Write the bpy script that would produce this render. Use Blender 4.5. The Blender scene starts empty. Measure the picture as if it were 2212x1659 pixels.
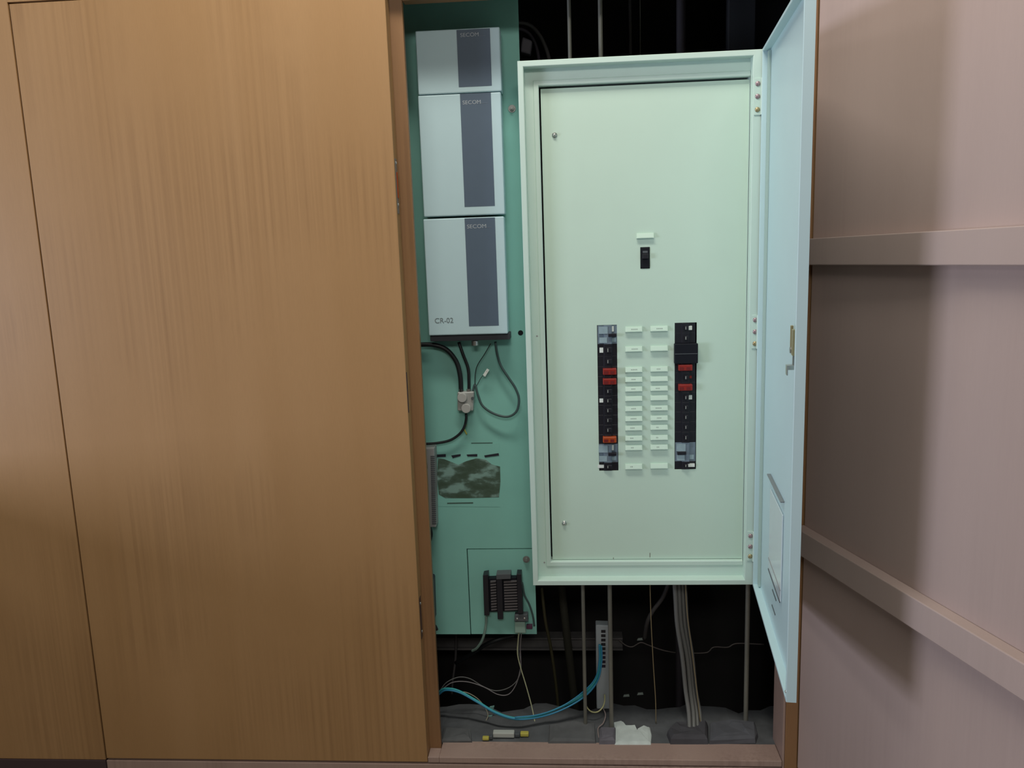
import bpy, bmesh, math, random
from mathutils import Vector, Matrix
random.seed(7)
S = bpy.context.scene
COL = S.collection
ZB = 0.62                      # height of the bottom of the electrical cabinet above the room floor

# ------------------------------------------------------------------ camera
FPX, PITCH, YAW, ROLL = 1770.0, .1718, -.0721, -.0335
CAM = Vector((.107, -2.0, .8792 + ZB))
cy, sy, cp, sp, cr, sr = math.cos(YAW), math.sin(YAW), math.cos(PITCH), math.sin(PITCH), math.cos(ROLL), math.sin(ROLL)
FW = Vector((sy*cp, cy*cp, -sp)); R0 = Vector((cy, -sy, 0)); U0 = R0.cross(FW)
RT = cr*R0 + sr*U0; UP = -sr*R0 + cr*U0
cam_data = bpy.data.cameras.new('camera')
cam = bpy.data.objects.new('camera', cam_data); COL.objects.link(cam)
cam_data.sensor_fit = 'HORIZONTAL'; cam_data.sensor_width = 36.0
cam_data.lens = FPX/2212*36.0; cam_data.clip_start = .02
cam.matrix_world = Matrix(((RT.x, UP.x, -FW.x, CAM.x), (RT.y, UP.y, -FW.y, CAM.y), (RT.z, UP.z, -FW.z, CAM.z), (0, 0, 0, 1)))
S.camera = cam

def ray(px, py): return FW + RT*((px-1106)/FPX) - UP*((py-829.5)/FPX)
def at(px, py, Y):
    d = ray(px, py); return CAM + d*((Y-CAM.y)/d.y)
def on_plane(px, py, p0, n):
    d = ray(px, py); return CAM + d*((p0-CAM).dot(n)/d.dot(n))
def on_z(px, py, z):
    d = ray(px, py); return CAM + d*((z-CAM.z)/d.z)

# ------------------------------------------------------------------ materials
def lin(c):
    return tuple(((v/255)/12.92 if v/255 <= .04045 else ((v/255+.055)/1.055)**2.4) for v in c)
MATS = {}
def mat(name, rgb, rough=.55, metal=0.0, noise=0.0, nscale=30.0, bump=0.0, spec=.4, alpha=None, trans=0.0):
    if name in MATS: return MATS[name]
    m = bpy.data.materials.new(name); m.use_nodes = True
    nt = m.node_tree; b = nt.nodes['Principled BSDF']
    b.inputs['Roughness'].default_value = rough; b.inputs['Metallic'].default_value = metal
    b.inputs['Specular IOR Level'].default_value = spec
    if trans: b.inputs['Transmission Weight'].default_value = trans
    tc = nt.nodes.new('ShaderNodeTexCoord'); n = nt.nodes.new('ShaderNodeTexNoise')
    n.inputs['Scale'].default_value = nscale; n.inputs['Detail'].default_value = 4
    nt.links.new(tc.outputs['Object'], n.inputs['Vector'])
    mx = nt.nodes.new('ShaderNodeMixRGB'); mx.blend_type = 'MIX'
    c = Vector(rgb)
    mx.inputs[1].default_value = (*(c*(1-noise)), 1); mx.inputs[2].default_value = (*[min(1, v*(1+noise)) for v in c], 1)
    nt.links.new(n.outputs['Fac'], mx.inputs[0]); nt.links.new(mx.outputs[0], b.inputs['Base Color'])
    if bump:
        bp = nt.nodes.new('ShaderNodeBump'); bp.inputs['Strength'].default_value = bump; bp.inputs['Distance'].default_value = .002
        nt.links.new(n.outputs['Fac'], bp.inputs['Height']); nt.links.new(bp.outputs[0], b.inputs['Normal'])
    MATS[name] = m; return m

def wood(name, c1, c2, c3, rough=.45, fine=170.0, tilt=0.0, grain=1.0):
    """straight vertical grain: noise stretched along Z, broad bands and fine pores"""
    m = bpy.data.materials.new(name); m.use_nodes = True; nt = m.node_tree; N = nt.nodes; L = nt.links
    b = N['Principled BSDF']; b.inputs['Roughness'].default_value = rough; b.inputs['Specular IOR Level'].default_value = .35
    tc = N.new('ShaderNodeTexCoord')
    def stretched(sx, sz, scale, detail, dist=0.0):
        mp = N.new('ShaderNodeMapping'); mp.inputs['Scale'].default_value = (sx, sx, sz); mp.inputs['Rotation'].default_value = (0, tilt, 0)
        t = N.new('ShaderNodeTexNoise'); t.inputs['Scale'].default_value = scale; t.inputs['Detail'].default_value = detail
        t.inputs['Distortion'].default_value = dist
        L.new(tc.outputs['Object'], mp.inputs['Vector']); L.new(mp.outputs[0], t.inputs['Vector']); return t
    broad = stretched(1.0, .10, 7.0, 3, .3); line = stretched(1.0, .008, fine*.55, 1.2); pore = stretched(1.0, .05, fine*4, 2)
    patch = stretched(1.0, .8, 2.2, 3)
    r = N.new('ShaderNodeValToRGB'); r.color_ramp.elements[0].color = (*c2, 1); r.color_ramp.elements[0].position = .3
    r.color_ramp.elements[1].color = (*c1, 1); r.color_ramp.elements[1].position = .7
    L.new(broad.outputs['Fac'], r.inputs['Fac'])
    lr = N.new('ShaderNodeValToRGB'); lr.color_ramp.elements[0].position = .30; lr.color_ramp.elements[1].position = .60
    L.new(line.outputs['Fac'], lr.inputs['Fac'])
    inv = N.new('ShaderNodeMath'); inv.operation = 'SUBTRACT'; inv.inputs[0].default_value = 1.0; L.new(lr.outputs['Color'], inv.inputs[1])
    pr = N.new('ShaderNodeValToRGB'); pr.color_ramp.elements[0].position = .45; pr.color_ramp.elements[1].position = .62
    L.new(patch.outputs['Fac'], pr.inputs['Fac'])
    am = N.new('ShaderNodeMath'); am.operation = 'MULTIPLY'; L.new(inv.outputs[0], am.inputs[0]); L.new(pr.outputs['Color'], am.inputs[1])
    a2 = N.new('ShaderNodeMath'); a2.operation = 'MULTIPLY'; a2.inputs[1].default_value = .55*grain; L.new(am.outputs[0], a2.inputs[0])
    mx = N.new('ShaderNodeMixRGB'); mx.inputs[2].default_value = (*c3, 1)
    L.new(a2.outputs[0], mx.inputs[0]); L.new(r.outputs['Color'], mx.inputs[1])
    m2 = N.new('ShaderNodeMixRGB'); m2.blend_type = 'MULTIPLY'; m2.inputs[0].default_value = .16*grain
    L.new(mx.outputs[0], m2.inputs[1]); L.new(pore.outputs['Fac'], m2.inputs[2])
    L.new(m2.outputs[0], b.inputs['Base Color'])
    bp = N.new('ShaderNodeBump'); bp.inputs['Strength'].default_value = .06; bp.inputs['Distance'].default_value = .001
    L.new(line.outputs['Fac'], bp.inputs['Height']); L.new(bp.outputs[0], b.inputs['Normal'])
    MATS[name] = m; return m

def residue(name, base, dark, mid):
    m = bpy.data.materials.new(name); m.use_nodes = True; nt = m.node_tree; N = nt.nodes; L = nt.links
    b = N['Principled BSDF']; b.inputs['Roughness'].default_value = .75
    tc = N.new('ShaderNodeTexCoord'); t = N.new('ShaderNodeTexNoise'); t.inputs['Scale'].default_value = 26; t.inputs['Detail'].default_value = 5
    mp = N.new('ShaderNodeMapping'); mp.inputs['Scale'].default_value = (.7, 1, 1.3)
    L.new(tc.outputs['Object'], mp.inputs[0]); L.new(mp.outputs[0], t.inputs['Vector'])
    r = N.new('ShaderNodeValToRGB'); e = r.color_ramp.elements
    e[0].position = .50; e[0].color = (*dark, 1); e[1].position = .60; e[1].color = (*base, 1)
    k = e.new(.40); k.color = (*mid, 1)
    L.new(t.outputs['Fac'], r.inputs[0]); L.new(r.outputs[0], b.inputs['Base Color']); MATS[name] = m; return m

WOOD = wood('orange wood veneer', (.47, .275, .125), (.43, .245, .105), (.27, .145, .062), grain=.75)
WOODB = wood('brown wood frame', (.36, .20, .095), (.31, .165, .075), (.18, .09, .042))
WOODL = wood('pale wood sill', (.47, .34, .29), (.41, .29, .25), (.25, .17, .14))
PLY = wood('pinkish plywood', (.495, .385, .35), (.46, .355, .32), (.395, .30, .27), rough=.6, grain=.35)
PLYB = wood('pinkish batten wood', (.50, .395, .36), (.47, .37, .335), (.405, .315, .285), rough=.5, grain=.3)
CREAM = mat('mint cream paint', (.60, .755, .68), .42, noise=.03, nscale=12)
PANELP = mat('mint cream panel paint', (.575, .735, .625), .5, noise=.03, nscale=9)
DOORP = mat('pale blue grey paint', (.57, .76, .80), .4, noise=.03, nscale=8)
BLACK = mat('black plastic', (.010, .010, .016), .38, spec=.5)
BLACKM = mat('matt black plastic', (.006, .007, .012), .5, spec=.25)
VOID = mat('dark shaft shade', (.018, .017, .017), .95, noise=.4, nscale=6)  # near-black so the shaft reads unlit, its shade put into the colour
GAP = mat('dark gap', (.006, .006, .009), .9)
RED = mat('red plastic cap', (.27, .022, .016), .35, noise=.15, nscale=60)
ORANGE = mat('orange red plastic cap', (.38, .06, .012), .35, noise=.15, nscale=60)
WHITE = mat('white paper label', (.75, .80, .76), .7)
GREYB = mat('blue grey breaker face', (.16, .21, .26), .5, noise=.35, nscale=90)
CLEARB = mat('pale breaker window', (.30, .40, .44), .35, noise=.2, nscale=90)
TEAL = mat('teal green painted board', (.25, .56, .49), .6, noise=.07, nscale=11)
TEALD = residue('torn label residue', (.22, .36, .32), (.07, .115, .085), (.05, .085, .055))
DEV = mat('pale grey device plastic', (.53, .71, .76), .5, noise=.02)
DEVS = mat('slate blue grey stripe', (.095, .135, .19), .55, noise=.05)
DEVB = mat('dark device base', (.05, .05, .06), .6)
SILK = mat('pale silkscreen print', (.42, .46, .50), .6)
SILKD = mat('grey silkscreen print', (.20, .25, .26), .6)
STEEL = mat('bright steel', (.55, .55, .53), .3, metal=.9)
STEELD = mat('dull zinc steel', (.30, .30, .29), .45, metal=.7)
BRASS = mat('yellowish zinc screw', (.45, .36, .20), .35, metal=.7)
PINKSC = mat('pinkish zinc screw', (.42, .30, .32), .35, metal=.6)
CABLE = mat('black cable sheath', (.012, .014, .016), .45)
CABLEG = mat('dark green grey cable sheath', (.05, .085, .085), .45)
CABLEN = mat('grey cable sheath', (.17, .175, .17), .5)
CABLEW = mat('off white wire', (.50, .50, .42), .5)
CABLEY = mat('yellowish wire', (.50, .48, .20), .5)
CYAN = mat('cyan network cable sheath', (.05, .45, .47), .4)
BLUE = mat('blue network cable sheath', (.04, .28, .48), .4)
PIPE = mat('grey steel conduit', (.20, .20, .17), .5, metal=.3, noise=.2)
ALU = mat('greyish die cast metal', (.46, .47, .45), .45, metal=.4)
GREYP = mat('warm grey plastic', (.33, .33, .33), .5, noise=.05)
GREYD = mat('dark grey plastic', (.09, .10, .11), .55)
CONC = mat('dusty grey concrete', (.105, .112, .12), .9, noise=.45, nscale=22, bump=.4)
PATCH = mat('white putty', (.62, .70, .68), .9, noise=.2, nscale=40, bump=.6)
PUTTY = mat('grey sealing putty', (.15, .145, .17), .9, noise=.25, nscale=30, bump=.5)
FLOORM = mat('beige floor', (.30, .27, .23), .7, noise=.1)
WALLP = mat('off white wall paint', (.55, .52, .48), .8)
YELL = mat('yellow plastic', (.55, .50, .10), .5)
PLASW = mat('off white plastic', (.50, .53, .50), .5)
CLEAR = mat('clear document pocket film', (.66, .76, .80), .18, noise=.02)

# ------------------------------------------------------------------ mesh helpers
def tag(o, label=None, cat=None, group=None, kind=None):
    if label: o['label'] = label
    if cat: o['category'] = cat
    if group: o['group'] = group
    if kind: o['kind'] = kind
    return o
def empty(name, loc, label, cat, group=None):
    o = bpy.data.objects.new(name, None); COL.objects.link(o); o.location = loc; o.empty_display_size = .03
    return tag(o, label, cat, group)
ORIG = {}
def finish(name, bm, m, parent=None, bevel=0.0, smooth=False, origin=None, seg=2):
    """bm is in world coordinates; the object's origin is put at its root's origin (or at `origin`)"""
    o_w = Vector(origin) if origin is not None else (ORIG[parent.name] if parent and parent.name in ORIG else (parent.location.copy() if parent else Vector((0, 0, 0))))
    if parent is None and origin is None:
        zs = [v.co.z for v in bm.verts]; xs = [v.co.x for v in bm.verts]; ys = [v.co.y for v in bm.verts]
        o_w = Vector(((min(xs)+max(xs))/2, (min(ys)+max(ys))/2, min(zs)))
    bmesh.ops.recalc_face_normals(bm, faces=bm.faces)
    bmesh.ops.translate(bm, verts=bm.verts, vec=-o_w)
    me = bpy.data.meshes.new(name); bm.to_mesh(me); bm.free()
    if smooth:
        for p in me.polygons: p.use_smooth = True
    o = bpy.data.objects.new(name, me); COL.objects.link(o); me.materials.append(m)
    if parent is not None:
        o.parent = parent
    else:
        o.location = o_w
    ORIG[o.name] = o_w
    if bevel:
        b = o.modifiers.new('bevel', 'BEVEL'); b.width = bevel; b.segments = seg; b.limit_method = 'ANGLE'
    return o
def BM(): return bmesh.new()
def box(bm, a, b, M=None):
    a = Vector(a); b = Vector(b); vs = []
    for z in (a.z, b.z):
        for x, y in ((a.x, a.y), (b.x, a.y), (b.x, b.y), (a.x, b.y)):
            p = Vector((x, y, z)); vs.append(bm.verts.new(M @ p if M else p))
    for f in ((0, 3, 2, 1), (4, 5, 6, 7), (0, 1, 5, 4), (1, 2, 6, 5), (2, 3, 7, 6), (3, 0, 4, 7)):
        bm.faces.new([vs[i] for i in f])
    return vs
def quadbox(bm, quad, back):
    """four world points (a front face) extruded by the vector `back`"""
    f = [bm.verts.new(p) for p in quad]; k = [bm.verts.new(Vector(p)+Vector(back)) for p in quad]
    bm.faces.new(f); bm.faces.new(k[::-1])
    for i in range(4): bm.faces.new((f[i], k[i], k[(i+1) % 4], f[(i+1) % 4]))
def cyl(bm, c, axis, r, h, seg=20, r2=None):
    axis = Vector(axis).normalized(); q = axis.to_track_quat('Z', 'Y').to_matrix()
    r2 = r if r2 is None else r2; a = []; b = []
    for i in range(seg):
        t = 2*math.pi*i/seg; d = q @ Vector((math.cos(t), math.sin(t), 0))
        a.append(bm.verts.new(Vector(c)+d*r)); b.append(bm.verts.new(Vector(c)+axis*h+d*r2))
    bm.faces.new(a[::-1]); bm.faces.new(b)
    for i in range(seg): bm.faces.new((a[i], a[(i+1) % seg], b[(i+1) % seg], b[i]))
def dome(bm, c, axis, r, h, seg=16):
    """round screw head"""
    axis = Vector(axis).normalized(); q = axis.to_track_quat('Z', 'Y').to_matrix(); rings = []
    for k in range(5):
        a = k/5*math.pi/2; rr = r*math.cos(a); hh = h*math.sin(a)
        rings.append([bm.verts.new(Vector(c)+q @ Vector((rr*math.cos(2*math.pi*i/seg), rr*math.sin(2*math.pi*i/seg), hh))) for i in range(seg)])
    for k in range(4):
        for i in range(seg): bm.faces.new((rings[k][i], rings[k][(i+1) % seg], rings[k+1][(i+1) % seg], rings[k+1][i]))
    bm.faces.new(rings[-1]); bm.faces.new(rings[0][::-1])
def spline(pts, n=8):
    P = [Vector(p) for p in pts]; P = [P[0]*2-P[1]]+P+[P[-1]*2-P[-2]]; out = []
    for i in range(1, len(P)-2):
        a, b, c, d = P[i-1], P[i], P[i+1], P[i+2]
        for k in range(n):
            t = k/n
            out.append(.5*((2*b)+(c-a)*t+(2*a-5*b+4*c-d)*t*t+(3*b-a-3*c+d)*t**3))
    out.append(P[-2]); return out
def tube(bm, pts, r, seg=10, n=8, smooth=True):
    P = spline(pts, n) if smooth and len(pts) > 2 else [Vector(p) for p in pts]
    up = Vector((0, 1, .01)); rings = []
    for i, p in enumerate(P):
        t = (P[min(i+1, len(P)-1)]-P[max(i-1, 0)]).normalized()
        s = t.cross(up); s = s.normalized() if s.length > 1e-4 else t.cross(Vector((1, 0, 0))).normalized()
        w = s.cross(t).normalized(); up = w
        rings.append([bm.verts.new(p+(s*math.cos(2*math.pi*j/seg)+w*math.sin(2*math.pi*j/seg))*r) for j in range(seg)])
    for i in range(len(rings)-1):
        for j in range(seg): bm.faces.new((rings[i][j], rings[i][(j+1) % seg], rings[i+1][(j+1) % seg], rings[i+1][j]))
    bm.faces.new(rings[0][::-1]); bm.faces.new(rings[-1])
def rings_mesh(bm, rings, cap_first=True, cap_last=False):
    R = [[bm.verts.new(p) for p in r] for r in rings]
    for a, b in zip(R[:-1], R[1:]):
        n = len(a)
        for i in range(n): bm.faces.new((a[i], a[(i+1) % n], b[(i+1) % n], b[i]))
    if cap_first: bm.faces.new(R[0])
    if cap_last: bm.faces.new(R[-1])
def text_bm(s, size, M):
    """flat lettering as mesh, baseline start at M's origin, running along M's X, rising along M's Y"""
    cu = bpy.data.curves.new('lettering', 'FONT'); cu.body = s; cu.size = size; cu.extrude = .0002
    o = bpy.data.objects.new('lettering', cu); COL.objects.link(o)
    dg = bpy.context.evaluated_depsgraph_get(); dg.update()
    me = bpy.data.meshes.new_from_object(o.evaluated_get(dg))
    bm = BM(); bm.from_mesh(me); bmesh.ops.transform(bm, matrix=M, verts=bm.verts)
    bpy.data.objects.remove(o); bpy.data.curves.remove(cu); bpy.data.meshes.remove(me); return bm
def frontM(p): # text facing -Y
    return Matrix.Translation(p) @ Matrix(((1, 0, 0, 0), (0, 0, -1, 0), (0, 1, 0, 0), (0, 0, 0, 1)))
def mesh_thing(name, bm, m, label, cat, group=None, bevel=0.0, smooth=False):
    return tag(finish(name, bm, m, None, bevel, smooth), label, cat, group)
def struct(name, bm, m, bevel=0.0):
    return tag(finish(name, bm, m, None, bevel), kind='structure')

# ------------------------------------------------------------------ the setting
YF = -.06                                     # front plane of the cupboard
LEAF_L, LEAF_R = -1.171, -.290
LEAF_B, LEAF_T = ZB-.467, ZB+1.460
JAMB_L, JAMB_R = .628, .664
b = BM(); box(b, (-3.2, -4.2, -.06), (3.2, YF, 0)); struct('floor', b, FLOORM)
b = BM()
box(b, (-3.2, YF, ZB-.471), (LEAF_L-.004, YF+.04, 2.75))                 # veneered panel left of the leaf
box(b, (LEAF_L-.004, YF, LEAF_T+.004), (JAMB_R, YF+.04, 2.75))     # and above the opening
box(b, (JAMB_R, YF+.006, 0), (3.2, YF+.04, 2.75))
struct('wall_front', b, WOOD)
b = BM(); box(b, (-3.2, YF-.003, 0), (LEAF_L-.004, YF+.04, ZB-.4725)); struct('shade_strip_left', b, mat('dark plum brown shade', (.07, .045, .05), .6), .001)  # dark strip under the panel, the floor shade put into its colour
b = BM(); box(b, (LEAF_R+.031, YF+.041, ZB+1.432), (JAMB_R, YF+.075, ZB+1.52)); struct('trim_1', b, WOODB)      # head rail behind the leaf
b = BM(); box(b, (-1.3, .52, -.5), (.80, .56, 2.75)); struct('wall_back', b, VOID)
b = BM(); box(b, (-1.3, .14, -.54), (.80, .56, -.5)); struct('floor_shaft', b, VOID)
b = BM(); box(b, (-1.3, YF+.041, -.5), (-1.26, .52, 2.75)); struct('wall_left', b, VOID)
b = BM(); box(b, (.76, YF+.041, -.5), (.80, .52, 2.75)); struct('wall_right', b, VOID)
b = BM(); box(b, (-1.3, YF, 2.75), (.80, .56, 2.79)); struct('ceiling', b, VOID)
SILLZ = ZB-.453
b = BM(); box(b, (LEAF_R+.031, YF, SILLZ-.016), (JAMB_L-.001, .012, SILLZ)); box(b, (LEAF_R+.001, YF, SILLZ-.016), (LEAF_R+.031, YF+.041, SILLZ)); struct('trim_2', b, WOODL, .0015)   # sill board
b = BM(); box(b, (LEAF_L-.002, YF, 0), (JAMB_L-.001, YF+.03, ZB-.4735)); struct('trim_3', b, WOODL, .0015)         # riser under it
b = BM(); box(b, (JAMB_L+.006, YF, 0), (JAMB_R, YF+.10, LEAF_T+.003)); struct('trim_4', b, WOODB, .001)        # right jamb
b = BM(); box(b, (JAMB_L, YF+.003, 0), (JAMB_L+.0055, YF+.10, LEAF_T+.003)); struct('trim_5', b, WOODL, .0008)   # its lit inner edge, the light put in as a paler wood strip
# rough concrete ledge inside, behind the sill
b = BM()
n = 60; xs = [LEAF_L+(.755-LEAF_L)*i/n for i in range(n+1)]; top = []; bot = []
back = [.185+.015*math.sin(i*.9)+random.uniform(-.012, .012) for i in range(n+1)]
tf = [b.verts.new((x, .0125, SILLZ-.002)) for x in xs]
tm = [b.verts.new((x, back[i]*.5, SILLZ+random.uniform(-.003, .004))) for i, x in enumerate(xs)]
tb = [b.verts.new((x, back[i], SILLZ+random.uniform(-.006, .002))) for i, x in enumerate(xs)]
bb = [b.verts.new((x, back[i]+.01, -.5)) for i, x in enumerate(xs)]
bf = [b.verts.new((x, .0125, -.5)) for x in xs]
L5 = [tf, tm, tb, bb, bf]
for k in range(5):
    A, B2 = L5[k], L5[(k+1) % 5]
    for i in range(n): b.faces.new((A[i], A[i+1], B2[i+1], B2[i]))
b.faces.new([q[0] for q in L5]); b.faces.new([q[-1] for q in L5][::-1])
struct('floor_ledge', b, CONC)

b = BM(); box(b, (-1.86, -1.15, 0), (-1.80, YF-.001, .98)); struct('shade_wall', b, WALLP)      # low wall added unseen outside the frame to shade the lower left corner

# ------------------------------------------------------------------ left wooden cupboard leaf
leaf = empty('cupboard_door', (LEAF_L, YF, LEAF_B), 'orange wood veneer cupboard door leaf, closed, filling the left of the view', 'door')
b = BM(); box(b, (LEAF_L, YF, LEAF_B), (LEAF_R, YF+.04, LEAF_T)); finish('panel', b, WOOD, leaf, .0012)
b = BM(); quadbox(b, [Vector((LEAF_R-.006, YF+.042, LEAF_B)), Vector((LEAF_R+.030, YF+.042, LEAF_B)), Vector((LEAF_R+.030, YF+.042, LEAF_T-.001)), Vector((LEAF_R-.006, YF+.042, LEAF_T-.001))], (0, .016, 0))
tag(finish('meeting_strip', b, WOODB, leaf, .001), 'dark brown rebate strip along the free edge')
def edge_plate(name, p0, p1, m, screws, yo=.016):
    za, zb = at(p0[0], p0[1], YF+.02).z, at(p1[0], p1[1], YF+.02).z
    b = BM(); box(b, (LEAF_R, YF+yo-.009, zb), (LEAF_R+.0012, YF+yo+.009, za)); o = finish(name, b, m, leaf, .0006)
    for (sx, sy_) in screws:
        z = at(sx, sy_, YF+.02).z; b = BM(); dome(b, (LEAF_R+.0012, YF+yo, z), (1, 0, 0), .0042, .002); finish('screw', b, STEEL, o, smooth=True)
    return o
o = edge_plate('flush_bolt', (862, 343), (865, 462), STEELD, [(862, 442), (862, 352)])
z = at(862, 400, YF+.02).z
b = BM(); box(b, (LEAF_R+.0012, YF+.012, z-.03), (LEAF_R+.0032, YF+.02, z+.03)); tag(finish('lever', b, ORANGE, o, .001), 'rust red flush bolt lever')
za, zb = at(880, 805, YF).z, at(884, 892, YF).z
b = BM(); box(b, (LEAF_R, YF+.003, zb), (LEAF_R+.0010, YF+.0075, za)); tag(finish('strike_slot', b, mat('deep blue black', (.012, .012, .05), .5), leaf), 'narrow dark strike slot')
edge_plate('flush_bolt', (908, 1288), (913, 1376), mat('bronzed plate', (.10, .075, .08), .4, metal=.5), [(910, 1302), (913, 1362)])

# ------------------------------------------------------------------ right leaf, swung open, seen from its inner side
LD = Vector((.281, -.960, 0)).normalized(); LN = Vector((LD.y, -LD.x, 0))      # LN points to the inner side (towards the camera's left)
H0 = at(1753, 540, YF); H0 = Vector((H0.x, H0.y, 0))
def leafM(): # local x along the leaf, local y outward (away from the inner face), z up
    return Matrix(((LD.x, -LN.x, 0, H0.x), (LD.y, -LN.y, 0, H0.y), (0, 0, 1, 0), (0, 0, 0, 1)))
LM = leafM()
rleaf = empty('cupboard_door', (H0.x, H0.y, LEAF_B), 'open cupboard door leaf showing its pinkish plywood back with two horizontal battens', 'door')
b = BM(); box(b, (.004, 0, LEAF_B), (.885, .034, LEAF_T), LM); finish('panel', b, PLY, rleaf, .0012)
def batten(z0l, z0r, z1l, z1r, t):
    b = BM(); L0, L1, s = .002, .884, (.884-.002)/.59
    q = [LM @ Vector((L0, -t, z0l)), LM @ Vector((L1, -t, z0l+(z0r-z0l)*s)), LM @ Vector((L1, -t, z1l+(z1r-z1l)*s)), LM @ Vector((L0, -t, z1l))]
    quadbox(b, q, -LN*(t-.0002)); return finish('batten', b, PLYB, rleaf, .002)
T = .030
def lz(px, py): return on_plane(px, py, H0+LN*T, LN).z
batten(lz(1752, 573.5), lz(2212, 575), lz(1753, 516), lz(2212, 488), T)
z0, z1 = lz(1738, 1147), lz(2211, 1441); hz = (lz(2009, 1318)-lz(2009, 1388)); zm = (z0+z1)/2
batten(zm-hz, zm-hz, zm, zm, T)
for zc in (ZB-.30, ZB+1.28):       # butt hinges on the jamb side
    b = BM(); cyl(b, (JAMB_R+.008, YF-.006, zc-.04), (0, 0, 1), .006, .08, 14); tag(finish('hinge', b, STEELD, rleaf, smooth=False), 'steel butt hinge')

# ------------------------------------------------------------------ electrical distribution cabinet
W, H = .561, 1.292
board = empty('distribution_board', (W/2, .1, ZB), 'tall mint cream electrical distribution cabinet with its door swung open to the right', 'electrical cabinet')
YP = .036                                           # face of the inner cover
PL = (at(1166, 193, YP).x+at(1195, 1207, YP).x)/2; PR = (at(1615, 171, YP).x+at(1605, 1207.7, YP).x)/2
PT = (at(1166, 193, YP).z+at(1615, 171, YP).z)/2; PB = (at(1195, 1207, YP).z+at(1605, 1207.7, YP).z)/2
def rect(il, ir, it, ib, Y): return [Vector((il, Y, ZB+ib)), Vector((W-ir, Y, ZB+ib)), Vector((W-ir, Y, ZB+H-it)), Vector((il, Y, ZB+H-it))]
oL, oR, oT, oB = PL-.004, W-PR-.004, ZB+H-PT-.005, PB-ZB-.0015
def rr(d, Y): return rect(d, d, d, d, Y)
def inner(d, Y): return rect(max(.0145, oL-d), max(.0232, oR-d), max(.0145, oT-d), max(.0145, oB-d), Y)
b = BM()
rings_mesh(b, [rr(.012, .2), rr(.012, .022), rr(0, .022), rr(0, .0012), rr(.0012, 0), rect(.012, .021, .012, .012, 0), rect(.0135, .0222, .0135, .0135, .0012), rect(.014, .0226, .014, .014, .027),
               inner(.013, .027), inner(.0115, .0245), inner(.002, .0245), inner(0, .026), inner(0, .2-.001)], True, True)
finish('enclosure', b, CREAM, board)
b = BM(); box(b, (.016, .060, ZB+.016), (W-.016, .066, ZB+H-.016)); tag(finish('shade_plate', b, GAP, board), 'dark plate standing in for the shade behind the cover')  # black plate paints the darkness inside the closed box
cover = None
b = BM()
# cover plate with the two breaker slots and the main breaker window cut out of it
def win(x0, y0, x1, y1):
    a = at(x0, y0, YP); c = at(x1, y1, YP); return (a.x, c.z, c.x, a.z)
wl = win(1289.5, 702.5, 1336, 1016.5); wr = win(1457.5, 697.5, 1503.5, 1013.5); wm = win(1383, 534, 1404, 580)
zsA, zsB = min(wl[1], wr[1]), max(wl[3], wr[3])
cells = [(PL, PB, PR, zsA), (PL, zsA, wl[0], zsB), (wl[2], zsA, wr[0], zsB), (wr[2], zsA, PR, zsB), (PL, zsB, PR, wm[1]),
         (PL, wm[1], wm[0], wm[3]), (wm[2], wm[1], PR, wm[3]), (PL, wm[3], PR, PT)]
for (x0, z0_, x1, z1_) in [(wl[0], zsA, wl[2], wl[1]), (wl[0], wl[3], wl[2], zsB), (wr[0], zsA, wr[2], wr[1]), (wr[0], wr[3], wr[2], zsB)]:
    if z1_-z0_ > .0004: cells.append((x0, z0_, x1, z1_))
xs = sorted({PL, PR, *(c[0] for c in cells), *(c[2] for c in cells)}); zs = sorted({PB, PT, *(c[1] for c in cells), *(c[3] for c in cells)})
V = {}
def gv(x, z, y):
    k = (x, z, y)
    if k not in V: V[k] = b.verts.new((x, y, z))
    return V[k]
holes = [wl, wr, wm]
def inhole(x, z): return any(h[0] < x < h[2] and h[1] < z < h[3] for h in holes)
solid = {}
for i in range(len(xs)-1):
    for j in range(len(zs)-1):
        solid[i, j] = not inhole((xs[i]+xs[i+1])/2, (zs[j]+zs[j+1])/2)
Y1 = YP+.003
for (i, j), s in solid.items():
    if not s: continue
    x0, x1, z0_, z1_ = xs[i], xs[i+1], zs[j], zs[j+1]
    b.faces.new((gv(x0, z0_, YP), gv(x1, z0_, YP), gv(x1, z1_, YP), gv(x0, z1_, YP)))
    b.faces.new((gv(x0, z1_, Y1), gv(x1, z1_, Y1), gv(x1, z0_, Y1), gv(x0, z0_, Y1)))
    for (di, dj, e) in ((-1, 0, ((x0, z1_), (x0, z0_))), (1, 0, ((x1, z0_), (x1, z1_))), (0, -1, ((x0, z0_), (x1, z0_))), (0, 1, ((x1, z1_), (x0, z1_)))):
        if not solid.get((i+di, j+dj), False):
            (ax, az), (bx, bz) = e; b.faces.new((gv(ax, az, YP), gv(ax, az, Y1), gv(bx, bz, Y1), gv(bx, bz, YP)))
cover = finish('cover_plate', b, PANELP, board)
for (px, py) in ((1198, 292), (1219, 1130)):
    p = at(px, py, YP); b = BM(); cyl(b, p, (0, -1, 0), .0062, .0015, 18); dome(b, p+Vector((0, -.0015, 0)), (0, -1, 0), .0046, .006)
    finish('screw', b, STEEL, cover, smooth=True)
for (px, py, l) in ((1404, 1199, .012), (1325, 1206, .004)):
    p = at(px, py, YP); b = BM(); box(b, (p.x-.0006, YP-.0005, p.z-l/2), (p.x+.0006, YP, p.z+l/2)); tag(finish('pencil_mark', b, mat('brownish mark', (.12, .07, .06), .7), cover), 'short dark mark at the bottom edge')
for (px, py) in ((1160, 726), (1176, 1215)):
    p = at(px, py, .027); b = BM(); cyl(b, p+Vector((0, .0005, 0)), (0, -1, 0), .0022, .001, 12); finish('plug', b, GREYP, board)

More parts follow.
